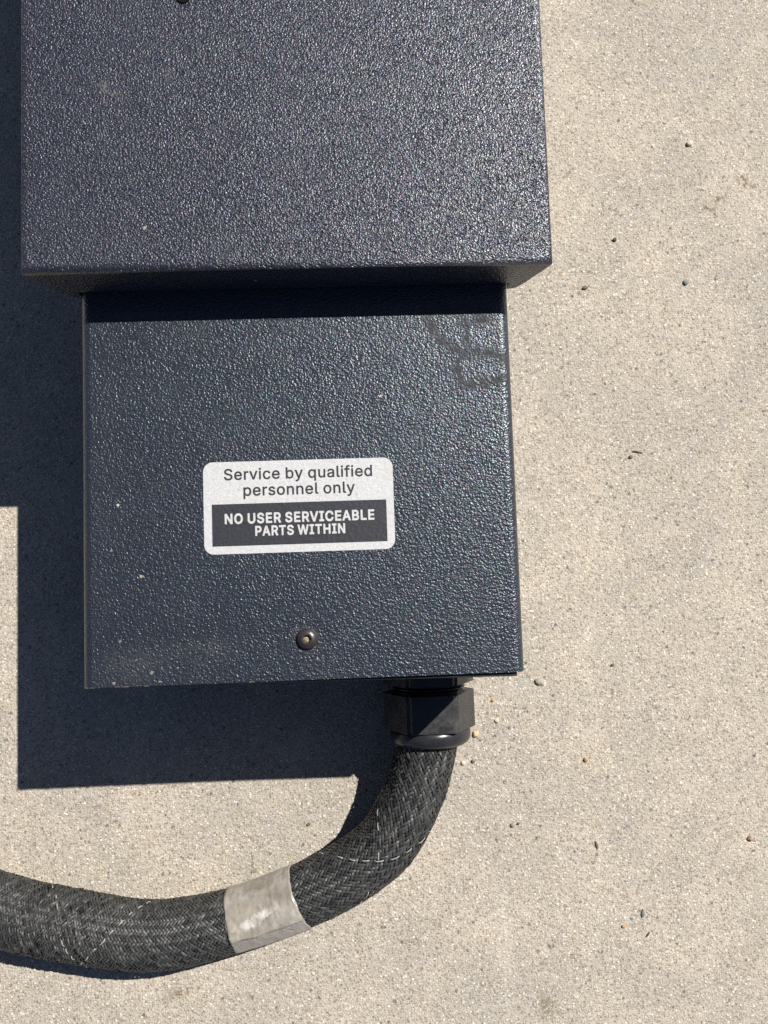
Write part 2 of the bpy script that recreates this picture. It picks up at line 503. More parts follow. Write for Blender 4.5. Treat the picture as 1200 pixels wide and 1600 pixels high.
# worn bare rim of the lower cover's front edge, brightest at its left end
def worn_rim():
    bm = bmesh.new()
    x = XL + 0.0012
    while x < XL + 0.075:
        w = rng.uniform(0.0006, 0.0034)
        if rng.random() < (0.6 if x < XL + 0.022 else 0.16):
            t = rng.uniform(0.00012, 0.00030)
            y0, y1 = YF - 0.00012, YF + t
            vs = [bm.verts.new(p) for p in ((x, y0, H1 + 0.00004), (x + w, y0, H1 + 0.00004), (x + w * 0.9, y1, H1 + 0.00004), (x + w * 0.15, y1, H1 + 0.00004),
                                             (x, y0, H1 - 0.0006), (x + w, y0, H1 - 0.0006))]
            bm.faces.new(vs[:4])
            bm.faces.new((vs[0], vs[4], vs[5], vs[1]))
        x += w + rng.uniform(0.0002, 0.002)
    return link('worn_rim', mesh_of(bm, 'worn_rim'), M_WORN, unit, kind='stuff')
worn_rim()

# button head screw, its hex socket packed with sand
def screw(cx, cy, z, r, with_dirt=True):
    seg = 48
    rings = [(z - 0.0002, r), (z + 0.0003, r), (z + 0.0008, r * 0.965), (z + 0.0014, r * 0.87), (z + 0.0019, r * 0.72), (z + 0.0022, r * 0.55), (z + 0.0023, r * 0.44)]
    bm = bmesh.new()
    R = []
    for zz, rr in rings:
        R.append([bm.verts.new((cx + rr * math.cos(2 * math.pi * k / seg), cy + rr * math.sin(2 * math.pi * k / seg), zz)) for k in range(seg)])
    def hexr(k, s):
        a = (2 * math.pi * k / seg) % (math.pi / 3) - math.pi / 6
        return s * math.cos(math.pi / 6) / math.cos(a)
    hs = r * 0.40
    for zz, s in ((z + 0.00222, hs), (z + 0.0004, hs * 0.97)):
        R.append([bm.verts.new((cx + hexr(k, s) * math.cos(2 * math.pi * k / seg), cy + hexr(k, s) * math.sin(2 * math.pi * k / seg), zz)) for k in range(seg)])
    for p, q in zip(R, R[1:]):
        for k in range(seg):
            j = (k + 1) % seg
            bm.faces.new((p[k], p[j], q[j], q[k]))
    bm.faces.new(R[-1])
    o = link('button_head_screw', mesh_of(bm, 'button_head_screw', 50), M_BOLT, unit)
    if with_dirt:
        b2 = bmesh.new()
        bmesh.ops.create_icosphere(b2, subdivisions=3, radius=1.0)
        for v in b2.verts:
            d = 1 + 0.25 * noise.noise(v.co * 2.3)
            v.co = Vector((cx - r * 0.07 + v.co.x * r * 0.33 * d, cy - r * 0.06 + v.co.y * r * 0.32 * d, z + 0.0006 + v.co.z * 0.0009 * d))
        link('sand_plug', mesh_of(b2, 'sand_plug', 60), M_DIRT, o)
    return o
screw(-0.01885, -0.04264, H1, 0.0042)

def screw_hole(cx, cy, z, r):  # black disc stands in for the open hole, its darkness is painted
    bm = lathe_z([(z + 0.00005, r * 1.12), (z + 0.0005, r * 1.08), (z + 0.0006, r), (z + 0.0002, r * 0.97)], cx, cy, 40)
    return link('hole_shade_disc', mesh_of(bm, 'hole_shade_disc', 40), M_HOLE, unit)
screw_hole(-0.0583, 0.2040, H2, 0.0024)

# ------------------------------------------------------------------ service label
GLYPHS = {"m ":[188,[]],"mS":[471,[[[[178,-20],[143,-12],[113,1],[88,16],[65,36],[47,61],[33,91],[24,136],[28,146],[38,151],[108,150],[118,141],[121,121],[128,106],[148,84],[163,75],[183,68],[203,64],[228,63],[253,66],[273,71],[293,79],[310,91],[322,106],[329,121],[331,141],[329,156],[318,173],[293,190],[258,204],[148,236],[113,252],[86,271],[62,296],[47,321],[39,356],[40,396],[47,426],[63,455],[83,478],[108,498],[143,515],[178,525],[213,529],[253,528],[288,522],[320,511],[348,495],[372,476],[392,451],[405,426],[413,396],[415,376],[413,371],[403,364],[333,365],[325,371],[320,391],[313,406],[294,426],[263,440],[243,443],[218,444],[178,437],[158,427],[145,416],[135,401],[130,386],[129,371],[133,356],[143,341],[168,324],[203,311],[313,278],[343,264],[373,244],[395,221],[413,191],[421,156],[421,116],[413,86],[398,56],[373,27],[343,5],[308,-10],[268,-20],[223,-23]]]]],"ma":[413,[[[[125,-19],[95,-11],[70,2],[50,19],[33,41],[22,66],[17,96],[18,131],[25,156],[35,174],[51,191],[70,205],[95,216],[145,229],[240,242],[255,246],[261,251],[259,276],[250,296],[235,308],[210,316],[180,316],[160,312],[140,302],[124,286],[110,265],[105,261],[95,261],[35,278],[30,282],[27,291],[28,296],[46,331],[59,346],[75,361],[115,384],[165,397],[215,397],[260,388],[280,379],[301,366],[315,354],[329,336],[340,316],[346,296],[351,251],[351,1],[348,-9],[335,-14],[275,-14],[265,-8],[260,13],[235,-5],[200,-18],[160,-23]],[[150,61],[125,70],[110,85],[106,106],[111,126],[125,139],[145,147],[230,161],[262,166],[260,121],[254,106],[245,91],[230,76],[205,64],[180,60]]]]],"mb":[448,[[[[193,-18],[173,-12],[158,-4],[128,21],[126,-3],[118,-13],[53,-14],[43,-10],[39,-3],[39,512],[43,518],[53,523],[113,523],[118,522],[125,517],[128,507],[128,397],[128,367],[129,362],[133,361],[151,377],[173,389],[193,395],[213,398],[243,398],[268,394],[288,389],[313,377],[346,352],[370,322],[388,286],[401,237],[404,177],[398,127],[382,77],[357,37],[323,6],[288,-12],[243,-22],[218,-22]],[[208,62],[188,66],[173,74],[158,88],[144,107],[136,127],[130,152],[127,182],[128,212],[138,257],[148,277],[159,292],[173,303],[193,312],[213,316],[233,315],[253,310],[268,303],[283,290],[296,272],[304,252],[311,227],[314,197],[313,167],[308,137],[301,117],[290,97],[278,82],[263,71],[248,65],[228,61]]]]],"mc":[420,[[[[169,-19],[129,-6],[109,5],[89,19],[59,53],[38,92],[26,132],[20,187],[25,242],[39,287],[51,312],[69,337],[89,357],[114,375],[144,388],[169,395],[194,398],[229,397],[274,387],[314,367],[344,339],[367,302],[376,277],[369,265],[304,248],[294,251],[288,262],[278,282],[258,302],[234,313],[204,316],[179,312],[157,302],[137,282],[123,257],[115,232],[111,207],[111,177],[114,147],[122,122],[132,102],[144,86],[161,72],[179,64],[199,61],[224,62],[244,67],[259,75],[273,87],[283,102],[294,127],[304,131],[369,115],[376,107],[376,97],[371,82],[354,50],[334,26],[304,3],[274,-11],[244,-19],[209,-22]]]]],"md":[448,[[[[159,-19],[124,-7],[94,12],[68,37],[43,77],[28,117],[21,162],[21,217],[29,262],[46,307],[69,341],[96,367],[134,388],[159,395],[184,398],[229,395],[249,390],[264,382],[294,359],[297,367],[297,472],[297,512],[304,521],[374,523],[383,517],[385,512],[385,-3],[383,-8],[374,-14],[309,-14],[304,-11],[299,-3],[298,17],[294,18],[269,-3],[239,-17],[204,-22]],[[194,61],[174,66],[159,73],[143,87],[129,106],[120,127],[113,152],[111,177],[111,207],[114,232],[122,257],[132,277],[144,292],[159,304],[174,311],[194,315],[214,315],[234,311],[254,302],[269,288],[279,273],[289,252],[295,227],[297,172],[294,147],[287,122],[277,102],[266,87],[249,72],[234,65],[214,61]]]]],"me":[428,[[[[169,-18],[144,-12],[119,-1],[99,11],[81,27],[63,47],[49,67],[37,92],[29,117],[20,172],[20,202],[25,242],[33,272],[43,297],[58,322],[73,342],[95,362],[117,377],[139,387],[164,394],[189,398],[219,398],[249,393],[274,386],[294,377],[319,360],[338,342],[353,322],[374,277],[380,252],[384,220],[385,167],[379,158],[374,156],[114,155],[112,152],[117,127],[133,97],[154,76],[184,63],[219,60],[239,63],[254,68],[275,82],[286,97],[294,113],[304,119],[369,104],[378,97],[378,87],[375,77],[359,47],[337,22],[309,2],[279,-12],[244,-20],[209,-22]],[[114,235],[113,237],[119,257],[133,282],[149,298],[169,310],[194,316],[224,315],[247,307],[267,292],[278,277],[285,262],[291,242],[292,237],[289,235]]]]],"mf":[278,[[[[71,-11],[67,0],[67,310],[61,313],[6,313],[-4,317],[-7,325],[-6,385],[-2,390],[6,393],[66,395],[68,450],[76,480],[96,509],[121,528],[156,541],[196,544],[221,541],[246,535],[253,530],[256,522],[241,465],[236,458],[226,454],[201,460],[176,457],[164,450],[157,435],[156,394],[226,393],[237,390],[242,380],[242,330],[240,320],[231,314],[161,313],[156,310],[155,-5],[151,-10],[141,-14],[81,-14]]]]],"mi":[191,[[[[46,-12],[41,-8],[39,0],[39,380],[44,390],[51,393],[111,393],[121,391],[128,380],[128,0],[123,-10],[116,-14]]],[[[76,429],[56,436],[39,450],[29,470],[28,490],[34,510],[51,528],[71,536],[91,537],[111,531],[130,515],[139,495],[140,475],[132,455],[116,439],[96,430]]]]],"ml":[213,[[[[108,-13],[83,-4],[63,12],[49,33],[40,63],[39,508],[43,518],[53,523],[113,523],[124,518],[128,508],[129,83],[131,73],[138,67],[173,68],[181,63],[195,3],[193,-4],[188,-9],[173,-13],[143,-16]]]]],"mn":[434,[[[[48,-13],[43,-10],[39,0],[39,380],[43,389],[48,392],[118,392],[124,385],[128,359],[146,375],[168,387],[193,395],[218,398],[248,397],[278,391],[303,380],[323,366],[338,350],[351,330],[360,310],[367,285],[371,250],[371,110],[371,0],[368,-9],[358,-14],[298,-14],[286,-10],[282,0],[282,235],[277,270],[263,295],[243,309],[213,315],[193,314],[178,310],[163,302],[148,289],[136,270],[130,250],[128,225],[127,-5],[123,-11],[113,-14]]]]],"mo":[439,[[[[169,-19],[134,-8],[99,11],[71,37],[50,67],[34,102],[24,142],[20,187],[24,237],[33,272],[49,308],[74,342],[99,365],[134,385],[169,395],[209,398],[244,395],[284,383],[314,366],[342,342],[364,311],[382,272],[392,232],[395,187],[391,142],[381,102],[365,67],[344,37],[317,12],[284,-7],[249,-18],[209,-22]],[[194,61],[174,66],[159,73],[143,87],[129,107],[118,132],[113,157],[110,187],[112,212],[116,237],[125,262],[137,282],[149,295],[164,306],[184,313],[204,316],[224,315],[244,309],[259,301],[274,287],[288,267],[298,242],[303,217],[305,187],[304,162],[299,137],[292,117],[280,97],[267,82],[254,72],[234,64],[214,61]]]]],"mp":[448,[[[[48,-156],[43,-152],[39,-143],[39,377],[41,387],[53,393],[118,392],[126,382],[128,356],[152,377],[178,391],[213,398],[253,397],[278,392],[303,382],[323,371],[345,352],[366,327],[383,297],[395,262],[403,217],[404,172],[398,127],[388,92],[371,57],[348,27],[323,6],[293,-10],[258,-20],[223,-22],[188,-17],[158,-4],[133,16],[128,12],[127,-148],[123,-153],[113,-157]],[[208,62],[188,66],[173,74],[158,88],[144,107],[136,127],[130,152],[127,182],[128,212],[138,257],[148,277],[160,292],[173,303],[193,312],[213,316],[233,315],[253,310],[268,303],[283,290],[295,272],[304,252],[311,227],[314,197],[313,167],[309,142],[301,117],[290,97],[278,82],[263,71],[248,65],[228,61]]]]],"mq":[448,[[[[304,-155],[299,-150],[297,-143],[297,12],[294,18],[279,5],[260,-8],[229,-19],[184,-22],[144,-15],[107,2],[76,27],[53,57],[33,102],[23,142],[20,187],[23,232],[32,272],[47,307],[66,337],[91,362],[119,381],[144,391],[169,397],[194,398],[219,397],[239,393],[259,385],[279,373],[294,359],[298,362],[299,383],[304,390],[309,393],[374,393],[383,387],[385,382],[386,-143],[381,-153],[374,-157]],[[189,62],[169,68],[153,77],[138,92],[126,112],[117,137],[112,162],[112,217],[117,242],[124,263],[136,282],[149,297],[164,307],[179,313],[199,316],[219,315],[239,310],[254,301],[269,287],[282,267],[292,242],[296,217],[296,162],[292,137],[284,115],[275,97],[262,82],[249,72],[229,64],[209,61]]]]],"mr":[283,[[[[48,-13],[43,-10],[39,0],[40,385],[44,390],[53,393],[113,393],[120,390],[124,385],[128,365],[147,380],[168,391],[193,397],[223,399],[248,397],[256,390],[257,325],[255,315],[248,309],[198,311],[168,303],[154,295],[143,283],[134,270],[130,255],[128,235],[127,-5],[123,-11],[113,-14]]]]],"ms":[389,[[[[141,-19],[116,-13],[91,-2],[71,11],[56,24],[41,43],[29,67],[22,92],[26,104],[36,109],[96,120],[106,114],[117,87],[132,72],[161,61],[191,60],[221,65],[240,77],[252,92],[253,112],[246,124],[231,134],[121,164],[96,174],[71,191],[55,207],[40,232],[33,262],[34,292],[41,317],[55,342],[75,362],[96,376],[121,388],[151,395],[186,398],[215,397],[241,392],[261,385],[281,374],[301,358],[316,340],[329,317],[338,292],[335,282],[326,276],[266,263],[256,271],[241,297],[226,311],[206,317],[181,318],[156,314],[135,302],[124,287],[124,267],[131,256],[151,244],[261,215],[286,204],[306,191],[324,172],[338,147],[345,117],[344,87],[337,62],[322,37],[301,15],[276,-2],[246,-14],[216,-20],[181,-22]]]]],"mu":[434,[[[[148,-16],[113,-4],[85,15],[61,45],[46,80],[41,105],[39,140],[39,380],[43,389],[53,393],[113,393],[123,390],[127,385],[128,135],[133,110],[143,90],[153,79],[168,70],[183,66],[203,64],[223,67],[238,72],[253,81],[266,95],[278,119],[282,145],[282,380],[287,390],[298,393],[358,393],[368,388],[371,380],[370,-5],[367,-10],[358,-14],[293,-13],[285,-5],[283,20],[256,0],[223,-14],[183,-19]]]]],"mv":[413,[[[[157,-13],[152,-10],[148,0],[4,375],[5,385],[9,390],[17,393],[82,393],[93,390],[99,380],[192,118],[197,119],[206,145],[292,386],[302,393],[372,393],[382,388],[385,375],[239,-5],[236,-10],[227,-14]]]]],"my":[413,[[[[57,-156],[40,-150],[34,-140],[49,-80],[57,-72],[97,-76],[107,-73],[117,-67],[132,-45],[147,0],[4,375],[5,385],[8,390],[17,393],[82,393],[93,390],[99,380],[192,118],[197,120],[202,135],[292,385],[302,393],[372,393],[380,390],[385,380],[207,-85],[182,-121],[167,-135],[147,-147],[127,-155],[107,-158],[82,-159]]]]],"b ":[188,[]],"bA":[534,[[[[6,-27],[-4,-21],[-11,-10],[-13,0],[-11,10],[173,515],[182,530],[191,536],[201,538],[276,538],[286,536],[296,529],[303,520],[382,305],[490,10],[491,-6],[488,-15],[481,-22],[466,-29],[396,-29],[386,-28],[376,-22],[368,-10],[326,106],[321,113],[161,113],[154,110],[112,-10],[106,-20],[96,-27],[86,-29]],[[196,229],[236,349],[241,348],[251,317],[282,230],[276,228]]]]],"bB":[510,[[[[50,-27],[35,-15],[31,0],[31,510],[36,525],[45,533],[60,538],[240,538],[285,534],[320,526],[350,512],[380,490],[401,465],[414,440],[422,415],[427,385],[426,355],[422,330],[414,310],[400,288],[383,270],[412,240],[431,210],[442,180],[447,145],[446,115],[441,90],[430,61],[417,40],[395,16],[370,-1],[340,-15],[305,-24],[245,-29],[60,-29]],[[155,87],[155,202],[265,201],[285,196],[305,183],[315,173],[322,160],[326,135],[321,115],[305,98],[285,90],[260,87]],[[155,314],[155,422],[250,422],[275,418],[290,410],[304,390],[307,370],[300,345],[285,328],[270,320],[250,315]]]]],"bC":[564,[[[[225,-33],[195,-26],[165,-16],[135,0],[110,18],[93,33],[70,59],[51,88],[36,118],[19,173],[13,213],[11,253],[16,318],[24,353],[36,388],[53,423],[74,453],[105,486],[135,508],[180,530],[215,540],[250,544],[300,543],[330,537],[360,528],[385,517],[414,498],[435,481],[456,458],[473,433],[487,403],[497,373],[502,348],[498,333],[485,322],[470,319],[400,320],[387,328],[380,343],[373,363],[365,378],[342,403],[310,420],[270,427],[230,422],[195,405],[167,378],[148,343],[137,308],[133,268],[134,223],[140,188],[151,158],[166,133],[185,111],[210,95],[240,85],[270,82],[300,86],[325,95],[345,108],[360,123],[372,143],[385,178],[400,188],[480,188],[495,179],[501,168],[501,153],[494,123],[474,78],[445,38],[411,8],[370,-15],[320,-31],[275,-36]]]]],"bE":[473,[[[[50,-27],[35,-15],[31,0],[31,510],[36,525],[45,533],[60,538],[380,537],[392,530],[401,515],[401,445],[392,430],[375,423],[155,422],[154,325],[155,315],[355,315],[365,313],[377,305],[384,290],[384,225],[380,214],[370,204],[355,200],[155,199],[154,90],[155,87],[160,86],[375,86],[385,84],[398,75],[404,60],[402,-10],[390,-25],[375,-29],[60,-29]]]]],"bH":[571,[[[[50,-27],[35,-15],[31,0],[31,510],[36,525],[45,533],[55,537],[125,538],[140,533],[150,522],[154,510],[155,318],[360,318],[363,320],[363,325],[363,510],[366,520],[375,532],[390,538],[460,538],[475,531],[484,520],[486,510],[486,0],[480,-17],[470,-26],[460,-29],[390,-29],[378,-25],[367,-15],[363,0],[363,195],[363,200],[360,203],[160,203],[154,200],[154,0],[150,-14],[140,-25],[130,-28],[60,-29]]]]],"bI":[354,[[[[21,-27],[10,-20],[3,-5],[2,60],[5,70],[13,80],[26,86],[86,86],[89,90],[89,415],[89,420],[86,423],[26,423],[16,427],[7,435],[2,450],[2,510],[4,520],[16,533],[31,538],[266,538],[281,535],[293,525],[298,510],[298,450],[293,435],[286,428],[276,423],[216,423],[212,420],[212,90],[216,86],[276,85],[292,75],[298,60],[298,0],[296,-11],[286,-24],[271,-29],[31,-29]]]]],"bL":[447,[[[[50,-27],[35,-15],[31,0],[32,515],[40,530],[50,536],[60,538],[130,537],[140,533],[149,525],[154,510],[154,315],[155,87],[370,85],[384,75],[390,60],[388,-10],[382,-20],[376,-25],[360,-29],[60,-29]]]]],"bN":[577,[[[[50,-27],[35,-15],[31,0],[31,510],[36,525],[45,533],[60,538],[140,537],[156,530],[365,202],[369,205],[370,210],[370,510],[372,520],[380,531],[395,537],[465,538],[475,535],[487,525],[492,510],[492,0],[491,-10],[485,-19],[475,-26],[460,-29],[385,-29],[375,-27],[366,-20],[155,311],[154,0],[152,-10],[145,-21],[130,-29],[60,-29]]]]],"bO":[587,[[[[225,-33],[195,-26],[168,-17],[123,8],[84,43],[54,83],[29,138],[16,193],[11,253],[15,313],[28,368],[45,408],[74,453],[110,490],[150,517],[200,536],[250,544],[305,542],[355,529],[385,516],[410,501],[450,465],[480,423],[504,373],[517,318],[522,253],[518,193],[505,138],[482,88],[450,44],[415,12],[370,-15],[320,-31],[270,-36]],[[250,83],[220,90],[195,104],[173,123],[156,148],[143,178],[136,208],[133,243],[134,283],[140,318],[148,343],[161,368],[181,393],[205,411],[230,422],[255,426],[285,426],[314,418],[340,404],[360,386],[376,363],[390,333],[398,298],[401,268],[400,223],[394,188],[383,158],[368,133],[351,113],[330,98],[305,88],[275,82]]]]],"bP":[499,[[[[50,-27],[35,-15],[31,0],[31,510],[36,525],[45,533],[60,538],[265,536],[295,532],[325,523],[350,511],[375,493],[395,473],[415,444],[429,410],[436,375],[437,335],[433,300],[421,265],[409,240],[389,215],[367,195],[335,176],[310,167],[280,160],[255,157],[155,157],[154,0],[149,-15],[140,-25],[130,-28],[60,-29]],[[155,272],[155,422],[255,422],[279,415],[295,405],[303,395],[310,381],[315,350],[310,315],[303,300],[295,290],[280,280],[255,273]]]]],"bR":[503,[[[[50,-27],[35,-15],[31,0],[31,510],[33,520],[40,530],[50,536],[60,538],[265,536],[295,532],[320,525],[345,515],[365,503],[387,485],[408,460],[422,435],[432,405],[437,375],[438,335],[432,300],[422,270],[410,248],[395,228],[376,210],[354,195],[455,10],[457,0],[455,-10],[445,-23],[430,-29],[355,-29],[345,-28],[335,-23],[328,-15],[230,167],[160,169],[154,165],[154,0],[149,-15],[140,-25],[130,-28],[60,-29]],[[155,284],[155,422],[255,422],[280,416],[297,405],[311,385],[315,370],[316,350],[311,320],[305,309],[296,300],[280,291],[255,285]]]]],"bS":[501,[[[[173,-34],[138,-26],[103,-11],[73,8],[48,33],[28,63],[16,96],[9,136],[11,146],[17,156],[28,164],[38,166],[113,164],[123,159],[130,151],[139,116],[153,99],[168,89],[183,84],[223,78],[263,83],[283,91],[298,101],[313,121],[316,136],[315,151],[304,166],[283,178],[253,190],[143,222],[103,241],[74,261],[48,289],[33,316],[24,356],[24,396],[33,431],[49,461],[73,490],[103,512],[138,529],[173,539],[213,544],[258,543],[293,536],[328,524],[359,506],[388,481],[408,454],[423,421],[430,381],[429,371],[424,361],[413,352],[403,349],[328,350],[314,361],[302,396],[288,412],[273,420],[258,426],[223,429],[188,425],[173,418],[158,408],[149,396],[145,386],[144,371],[147,361],[158,348],[178,336],[208,325],[283,304],[321,291],[353,276],[383,255],[410,226],[427,196],[436,156],[436,116],[427,81],[410,46],[384,16],[348,-9],[308,-26],[268,-35],[223,-38]]]]],"bT":[503,[[[[182,-27],[168,-15],[164,0],[164,420],[157,423],[32,423],[17,427],[8,435],[4,445],[3,515],[12,530],[22,536],[32,538],[267,538],[417,538],[432,534],[441,525],[445,515],[445,445],[437,431],[422,423],[292,423],[286,420],[285,-5],[277,-21],[262,-29],[192,-29]]]]],"bU":[571,[[[[210,-33],[180,-26],[155,-17],[130,-4],[105,13],[85,32],[68,52],[53,77],[41,107],[33,142],[31,172],[31,507],[32,517],[37,527],[45,533],[55,537],[125,538],[142,532],[152,517],[153,172],[158,147],[166,127],[175,114],[188,102],[204,92],[220,86],[260,81],[285,83],[301,87],[322,97],[340,112],[354,132],[362,157],[364,182],[364,507],[365,517],[370,527],[380,535],[390,538],[460,538],[475,531],[485,517],[486,172],[484,142],[479,117],[464,77],[441,42],[411,12],[380,-9],[350,-22],[305,-34],[260,-37]]]]],"bV":[534,[[[[191,-26],[183,-20],[177,-10],[-11,500],[-12,515],[-4,530],[11,537],[86,538],[96,535],[106,527],[113,515],[241,153],[253,190],[371,526],[381,534],[391,538],[471,536],[483,530],[490,520],[492,510],[491,500],[303,-15],[293,-25],[281,-29],[201,-29]]]]],"bW":[740,[[[[141,-26],[131,-17],[126,-5],[-11,500],[-13,510],[-10,520],[1,533],[16,538],[86,537],[96,534],[106,525],[191,203],[196,205],[278,515],[282,525],[291,534],[306,538],[381,538],[396,532],[404,525],[408,515],[491,197],[502,230],[575,515],[579,525],[591,535],[601,538],[671,538],[681,535],[689,530],[698,515],[697,500],[559,-5],[555,-15],[546,-24],[531,-29],[451,-29],[441,-25],[431,-15],[346,291],[341,299],[255,-15],[246,-24],[231,-29],[156,-29]]]]]}
LX0, LX1, LY0, LY1 = -0.0580, 0.0167, -0.0088, 0.0275

def rounded_rect(x0, x1, y0, y1, r, n=8):
    p = []
    for cx, cy, a in ((x1 - r, y1 - r, 0), (x0 + r, y1 - r, 90), (x0 + r, y0 + r, 180), (x1 - r, y0 + r, 270)):
        for k in range(n + 1):
            t = math.radians(a + 90 * k / n)
            p.append((cx + r * math.cos(t), cy + r * math.sin(t)))
    return p

def sheet(name, poly, z0, z1, material, parent):
    bm = bmesh.new()
    b = [bm.verts.new((x, y, z0)) for x, y in poly]
    t = [bm.verts.new((x, y, z1)) for x, y in poly]
    bm.faces.new(t)
    for i in range(len(poly)):
        j = (i + 1) % len(poly)
        bm.faces.new((b[i], b[j], t[j], t[i]))
    return link(name, mesh_of(bm, name), material, parent)

ZL = H1 + 0.00022
label = sheet('service_label', rounded_rect(LX0, LX1, LY0, LY1, 0.0038), H1 + 0.00002, ZL, M_FILM, unit)
sheet('printed_panel', [(-0.0548, -0.0057), (0.0137, -0.0057), (0.0137, 0.0108), (-0.0548, 0.0108)], ZL, ZL + 0.00004, M_INK, label)

def lettering(text, style, x0, x1, base, cap, z, material):
    # glyph outlines in thousandths of an em: [advance, [[outer, counter, ...], ...]]
    adv = sum(GLYPHS[style + c][0] for c in text) / 1000.0
    hs = cap * 1000.0 / max(q[1] for L in GLYPHS[style + text[0].upper() if style + text[0].upper() in GLYPHS else 'md'][1] for q in L[0])
    first = min(q[0] for L in GLYPHS[style + text[0]][1] for q in L[0]) / 1000.0
    last = GLYPHS[style + text[-1]][0] / 1000.0 - max(q[0] for L in GLYPHS[style + text[-1]][1] for q in L[0]) / 1000.0
    ws = (x1 - x0) / (adv - first - last)
    verts, faces = [], []
    pen = -first
    for ch in text:
        a, islands = GLYPHS[style + ch]
        for loops in islands:
            outer = [[Vector((x0 + (pen + px / 1000.0) * ws, base + py / 1000.0 * hs, z)) for px, py in L] for L in loops]
            cu = bpy.data.curves.new('outline', 'CURVE')
            cu.dimensions = '2D'
            cu.fill_mode = 'BOTH'
            for L in outer:
                sp = cu.splines.new('POLY')
                sp.points.add(len(L) - 1)
                sp.points.foreach_set('co', [q for v in L for q in (v.x * 100, v.y * 100, 0.0, 1.0)])
                sp.use_cyclic_u = True
            tmp = bpy.data.objects.new('outline', cu)
            m = tmp.to_mesh()
            off = len(verts)
            verts.extend(Vector((v.co.x / 100, v.co.y / 100, z)) for v in m.vertices)
            for f in m.polygons:
                t = list(f.vertices)
                if f.normal.z < 0: t.reverse()
                faces.append(tuple(off + i for i in t))
            tmp.to_mesh_clear()
            bpy.data.objects.remove(tmp)
            bpy.data.curves.remove(cu)
        pen += a / 1000.0
    me = bpy.data.meshes.new('lettering')
    me.from_pydata([tuple(v) for v in verts], [], faces)
    return link('lettering', me, material, label)
lettering('Service by qualified', 'm', -0.04985, 0.00850, 0.02035, 0.00445, ZL + 0.00005, M_INK)
lettering('personnel only', 'm', -0.04235, 0.00150, 0.01395, 0.00445, ZL + 0.00005, M_INK)
lettering('NO USER SERVICEABLE', 'b', -0.04985, 0.00885, 0.00312, 0.00392, ZL + 0.00009, M_FILM)
lettering('PARTS WITHIN', 'b', -0.03805, -0.00280, -0.00185, 0.00378, ZL + 0.00009, M_FILM)

# ------------------------------------------------------------------ cable gland
GX, GZ = 0.0342, 0.0225
def hex_prism(y0, y1, R, ch):
    bm = bmesh.new()
    rings = []
    for y, r in ((y0, R - ch), (y0 - ch * 0.6, R), (y1 + ch * 0.6, R), (y1, R - ch)):
        rings.append([bm.verts.new((GX + r * math.cos(math.radians(60 * k)), y, GZ + r * math.sin(math.radians(60 * k)))) for k in range(6)])
    for p, q in zip(rings, rings[1:]):
        for k in range(6):
            j = (k + 1) % 6
            bm.faces.new((p[k], p[j], q[j], q[k]))
    bm.faces.new(rings[0]); bm.faces.new(rings[-1])
    es = [e for e in bm.edges if abs((e.verts[0].co - e.verts[1].co).y) > 0.0015 and (e.verts[0].co - e.verts[1].co).to_2d().length > 0]
    bmesh.ops.bevel(bm, geom=es, offset=0.0016, segments=3, affect='EDGES')
    return bm
gland = link('cable_gland', mesh_of(hex_prism(YF - 0.0018, -0.0722, 0.0227, 0.0008), 'cable_gland', 35), M_PLAS, unit)
th = []
y = -0.0718
while y > -0.0768:
    th += [(y, 0.0158), (y - 0.0007, 0.0176), (y - 0.0010, 0.0176)]
    y -= 0.0015
link('gland_thread', mesh_of(lathe_y(th, GX, GZ), 'gland_thread', 35), M_RING, gland)
nut = link('gland_nut', mesh_of(hex_prism(-0.0760, -0.0938, 0.0227, 0.0007), 'gland_nut', 35), M_PLAS, gland)
weighted(nut)
ring = [(-0.0934, 0.0186), (-0.0942, 0.0193), (-0.0955, 0.0196), (-0.0970, 0.0196), (-0.0988, 0.0192), (-0.1000, 0.0184), (-0.1009, 0.0172), (-0.1012, 0.0163), (-0.1005, 0.0156), (-0.0960, 0.0152)]
link('gland_dome', mesh_of(lathe_y(ring, GX, GZ, 64), 'gland_dome', 60), M_RING, gland)

# ------------------------------------------------------------------ braided cable
PTS = [(0.0342, -0.0800, 0.0225), (0.0340, -0.0920, 0.0225), (0.0326, -0.1005, 0.0225), (0.0306, -0.1087, 0.0222), (0.0258, -0.1240, 0.0210), (0.0135, -0.1461, 0.0195), (-0.0005, -0.1580, 0.0180), (-0.0150, -0.1663, 0.0168),
       (-0.0273, -0.1717, 0.0162), (-0.0467, -0.1785, 0.0157), (-0.0653, -0.1835, 0.0155), (-0.0890, -0.1877, 0.0153), (-0.1037, -0.1882, 0.0154), (-0.1175, -0.1867, 0.0155), (-0.1311, -0.1839, 0.0155),
       (-0.1448, -0.1809, 0.0155), (-0.1600, -0.1776, 0.0155), (-0.1751, -0.1727, 0.0155), (-0.1933, -0.1665, 0.0155), (-0.2206, -0.1558, 0.0155), (-0.2520, -0.1420, 0.0155), (-0.2850, -0.1260, 0.0155)]

